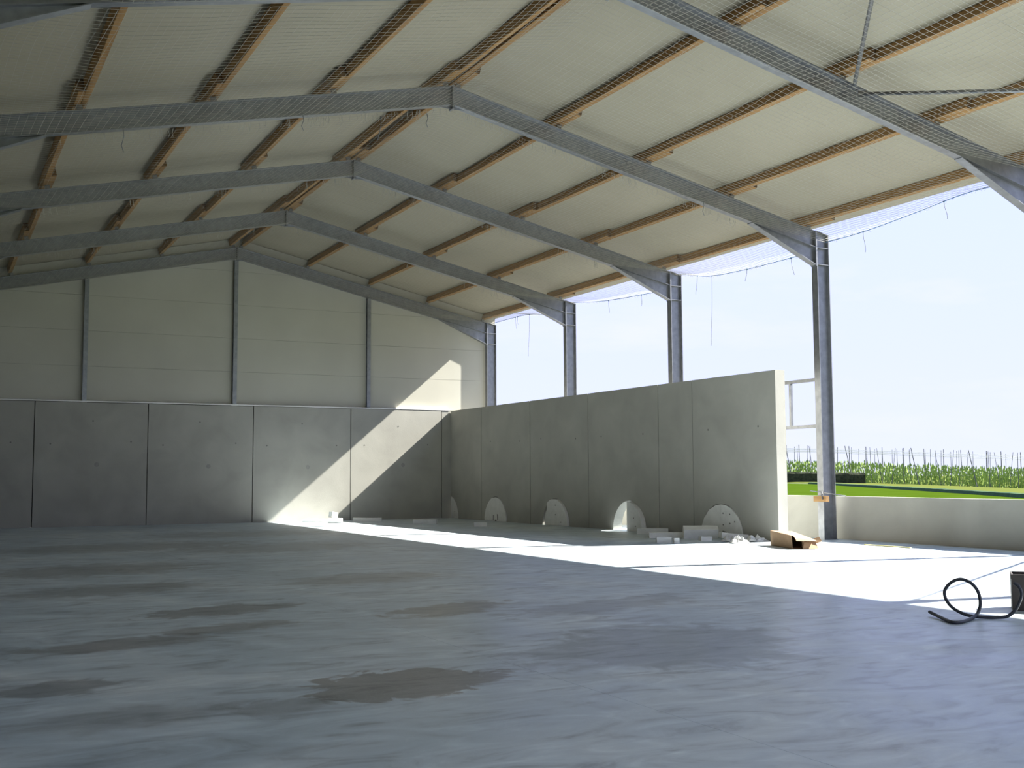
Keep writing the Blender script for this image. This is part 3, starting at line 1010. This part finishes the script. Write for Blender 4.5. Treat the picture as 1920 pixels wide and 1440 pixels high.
# ------------------------------------------------------------------ black hose and dark crate at the right
e = empty('hose', (0.48, -30.62, 0))
tag(e, 'black hose standing in one loose loop on the floor beside the dark crate', 'hose')
hp = [(0.500, -30.61, 0.045), (0.395, -30.83, 0.026), (0.25, -31.07, 0.020), (0.17, -31.23, 0.019), (0.26, -31.25, 0.019), (0.47, -31.17, 0.020), (0.70, -31.06, 0.032), (0.81, -31.02, 0.08), (0.84, -31.02, 0.17), (0.82, -31.01, 0.29),
      (0.775, -30.96, 0.38), (0.71, -30.88, 0.42), (0.64, -30.81, 0.385), (0.59, -30.76, 0.30), (0.58, -30.77, 0.21), (0.60, -30.83, 0.12), (0.645, -30.92, 0.06),
      (0.70, -31.0, 0.030), (0.80, -31.09, 0.020), (0.90, -31.18, 0.021), (0.98, -31.25, 0.035), (1.045, -31.30, 0.10), (1.085, -31.33, 0.19), (1.10, -31.35, 0.28), (1.085, -31.33, 0.36), (1.06, -31.29, 0.395)]


def smooth_path(pts, sub=6):
    pts = [Vector(p) for p in pts]
    out = []
    for i in range(len(pts) - 1):
        p0, p1, p2, p3 = pts[max(i - 1, 0)], pts[i], pts[i + 1], pts[min(i + 2, len(pts) - 1)]
        for q in range(sub):
            t = q / sub
            out.append(0.5 * ((2 * p1) + (p2 - p0) * t + (2 * p0 - 5 * p1 + 4 * p2 - p3) * t * t + (3 * p1 - p0 - 3 * p2 + p3) * t ** 3))
    out.append(pts[-1])
    return out


o0 = Vector((0.48, -30.62, 0))
MB().tube([p - o0 for p in smooth_path(hp)], 0.0185, 10).build('tube', M['hose'], e, True)

e = empty('crate', (1.70, -30.74, 0), (0, 0, rad(-49)))
tag(e, 'dark brown open crate standing in the sun at the end of the hose', 'crate')
cw, cd, ch, ct = 0.62, 0.45, 0.42, 0.018
MB().box(0, cw, 0, ct, 0.0, ch).build('front_panel', M['crate'], e)
MB().box(0, cw, cd - ct, cd, 0.0, ch).build('back_panel', M['crate'], e)
MB().box(0, ct, ct, cd - ct, 0.0, ch).build('side_panel', M['crate'], e)
MB().box(cw - ct, cw, ct, cd - ct, 0.0, ch).build('side_panel', M['crate'], e)
MB().box(ct, cw - ct, ct, cd - ct, 0.0, 0.02).build('bottom_panel', M['crate'], e)
MB().box(-0.008, cw + 0.008, -0.010, 0.0, ch - 0.05, ch).build('rim', M['crate'], e)

# ------------------------------------------------------------------ outside
BANK = [(110, -1500), (62, -200), (38, -42), (35, -24), (41, -10), (52.6, 4.9), (60.8, 15.9), (73.2, 32.4), (87.5, 52.2), (110.6, 84.3), (138, 124), (150, 150)]
HOPL = [(900, -900, -4.0), (420, 10, -3.6), (330, 77, -3.4), (290, 98, -3.3), (262, 112.5, -3.1), (227.1, 130.6, -2.39), (214.0, 137.3, -1.84), (202, 143.5, -1.28),
        (190.1, 149.65, -0.73), (178, 156, -0.22), (165.7, 162.3, 0.26), (140, 176, 0.85)]
lawn = MB()
outl = [(x, y) for x, y in BANK] + [(170, 900), (-1500, 1500), (-1500, -1500)]
lawn.loft([[(x, y, -0.6) for x, y in outl], [(x, y, -0.16) for x, y in outl]])
lawn = lawn.build('lawn', M['lawn'])
tag(lawn, 'flat bright green meadow outside the open right side', None, None, 'structure')
apron = MB().box(-40, 30, -62, 30, -0.16, -0.145).build('bounce_apron', M['gravel'])  # unseen behind the low wall, added to replace green lawn bounce
tag(apron, 'unseen grey gravel ground added around the hall for neutral bounce light', None, None, 'structure')

# low bank along the meadow's edge, dark green standing for a shadowed crop side
bank_pts = smooth_path([(x, y, 0) for x, y in BANK[3:11]], 26)
rings = []
for i, p in enumerate(bank_pts):
    d = (bank_pts[min(i + 1, len(bank_pts) - 1)] - bank_pts[max(i - 1, 0)]).normalized()
    n = Vector((d.y, -d.x, 0))
    a = 0.10 * noise.noise(p * 0.35)
    h = 0.17 + 0.04 * noise.noise(p * 0.5)
    rings.append([p + n * (-0.30 + a) + Vector((0, 0, -0.2)), p + n * (-0.12 + a) + Vector((0, 0, h * 0.7)), p + n * (0.15 + a) + Vector((0, 0, h)), p + n * 0.8 + Vector((0, 0, h * 0.6)), p + n * 1.0 + Vector((0, 0, -0.2))])
bank = MB().loft(rings).build('shade_bank', M['shade_grass'])
tag(bank, 'long low grass bank crossing the meadow, shade painted in as dark green', 'grass bank')

# the dry grass strip falls gently away to the hop garden and on beyond it
cols = []
for (bx_, by_), (hx, hy, hz) in zip(BANK, HOPL):
    f = Vector((hx - bx_, hy - by_, 0)).normalized()
    cols.append([Vector((bx_, by_, -0.14)) + f * 0.9, Vector((bx_, by_, -0.14)).lerp(Vector((hx, hy, hz)), 0.5), Vector((hx, hy, hz)), Vector((hx, hy, hz)) + f * 90, Vector((hx, hy, hz)) + f * 1500])
vm = MB()
for c_ in cols:
    vm.v += [tuple(q) for q in c_]
for i in range(len(cols) - 1):
    for j in range(4):
        vm.f.append((i * 5 + j, i * 5 + j + 1, (i + 1) * 5 + j + 1, (i + 1) * 5 + j))
vm = vm.build('verge', M['verge'])
tag(vm, 'pale dry grass strip between the shade-coloured bank and the hop garden', None, None, 'structure')


def hop_line(x):
    """ground height under the hop garden's front edge, which runs straight"""
    for (xa, ya, za), (xb, yb, zb_) in zip(HOPL[2:], HOPL[3:]):
        if xb <= x <= xa:
            t_ = (x - xa) / (xb - xa)
            return Vector((x, ya + (yb - ya) * t_, za + (zb_ - za) * t_))
    return Vector(HOPL[-1])


HX0, HX1 = 300.0, 141.0
hd = (hop_line(HX1) - hop_line(HX0))
hd.z = 0
HL = hd.length
hd.normalize()
hn = Vector((-hd.y, hd.x, 0))
if hn.y < 0:
    hn = -hn
hm = MB()
rr = random.Random(11)


def hop_pt(s_):
    return hop_line(HX0 + (HX1 - HX0) * s_ / HL)


for row in range(5):
    s_ = 0.0
    while s_ < HL:
        base = hop_pt(s_) + hn * (row * 3.2 + rr.uniform(-.4, .4))
        hgt = 4.5 + 0.45 * noise.noise(base * 0.09) + rr.uniform(-.5, .4) + row * 0.06
        for q in range(13):
            z = hgt * (q + rr.random()) / 13
            sp = 0.42 * (1 - 0.6 * z / hgt)
            c = base + Vector((rr.uniform(-sp, sp), rr.uniform(-sp, sp), z - 0.1))
            a = rr.uniform(0, 6.28)
            u = Vector((math.cos(a), math.sin(a), rr.uniform(-.2, .2))) * rr.uniform(.12, .24)
            w = Vector((rr.uniform(-.15, .15), rr.uniform(-.15, .15), 1)) * rr.uniform(.35, .75)
            b0 = len(hm.v)
            hm.v += [tuple(c - u), tuple(c - w * .6), tuple(c + u), tuple(c + w)]
            hm.f += [(b0, b0 + 1, b0 + 2, b0 + 3)]
        s_ += rr.uniform(.5, .85)
hop = bpy.data.meshes.new('hop_plants')
hop.from_pydata(hm.v, [], hm.f)
hop.materials.append(M['hop'])
hop = put('hop_plants', hop)
tag(hop, 'tall dense green hop plants growing in rows beyond the meadow', 'hop plants', None, 'stuff')

T0 = hop_pt(0)
tre = empty('hop_trellis', T0)
tag(tre, 'hop trellis of thin grey poles and wires above the green plants', 'trellis')
pole_me = MB().tube([(0, 0, -0.3), (0, 0, 8.6)], [0.12, 0.08], 6).mesh('pole', M['pole'])
thin_me = MB().tube([(0, 0, -0.3), (0, 0, 8.2)], [0.07, 0.045], 5).mesh('pole', M['pole'])
for row in range(4):
    s_ = rr.uniform(0, 3)
    k_ = 0
    while s_ < HL:
        p = hop_pt(s_) + hn * (row * 4.0 - 0.5) - T0
        k_ += 1
        if row == 0 and k_ % 4 == 0:              # front anchor pole, leaning hard along the row
            o = put('pole', pole_me, tre, p, (0, 0, 0))
            o.rotation_euler = Matrix.Rotation(-rr.uniform(0.16, 0.24), 3, hn).to_euler()
        elif row == 0 and k_ % 4 == 2:            # pair of poles braced against each other
            for sg in (1, -1):
                o = put('pole', thin_me, tre, p + hd * (sg * 1.1), (0, 0, 0))
                o.rotation_euler = Matrix.Rotation(-sg * 0.13, 3, hn).to_euler()
        else:
            o = put('pole', pole_me if row == 2 else thin_me, tre, p, (0, 0, 0))
            o.rotation_euler = Matrix.Rotation(rr.uniform(-0.03, 0.03), 3, hn).to_euler()
        s_ += rr.uniform(2.6, 4.2) if row < 2 else rr.uniform(3.5, 6.0)
for row in range(4):
    for z in (7.0, 7.5):
        pts = [hop_pt(HL * q / 40) + hn * (row * 4.0) - T0 + Vector((0, 0, z - (0.10 if q % 2 else 0))) for q in range(41)]
        MB().tube(pts, 0.035, 4, caps=False).build('wire', M['wire'], tre)

# clipped dark hedge in front of the hops
HA, HB = Vector((165.6, 137.6, -0.1)), Vector((138.0, 152.5, 0.45))
hv = HB - HA
hw = Vector((-hv.y, hv.x, 0)).normalized()
if hw.y < 0:
    hw = -hw
rings = []
for i in range(61):
    p = hv * (i / 60)
    ring = []
    for (d, z) in ((0, -0.4), (-0.05, 0.7), (0.0, 1.6), (0.25, 1.95), (1.3, 2.0), (1.6, 1.4), (1.65, -0.4)):
        j = noise.noise_vector((HA + p) * 0.7 + Vector((d, z * 3, 0))) * 0.14
        ring.append(p + hw * (d + j.x) + Vector((0, 0, z + (j.z if z > 0 else 0))))
    rings.append(ring)
o = MB().loft(rings).build('hedge', M['hedge'], None, False, HA)
tag(o, 'low dark clipped hedge standing before the hop garden', 'hedge')

bpy.context.view_layer.update()
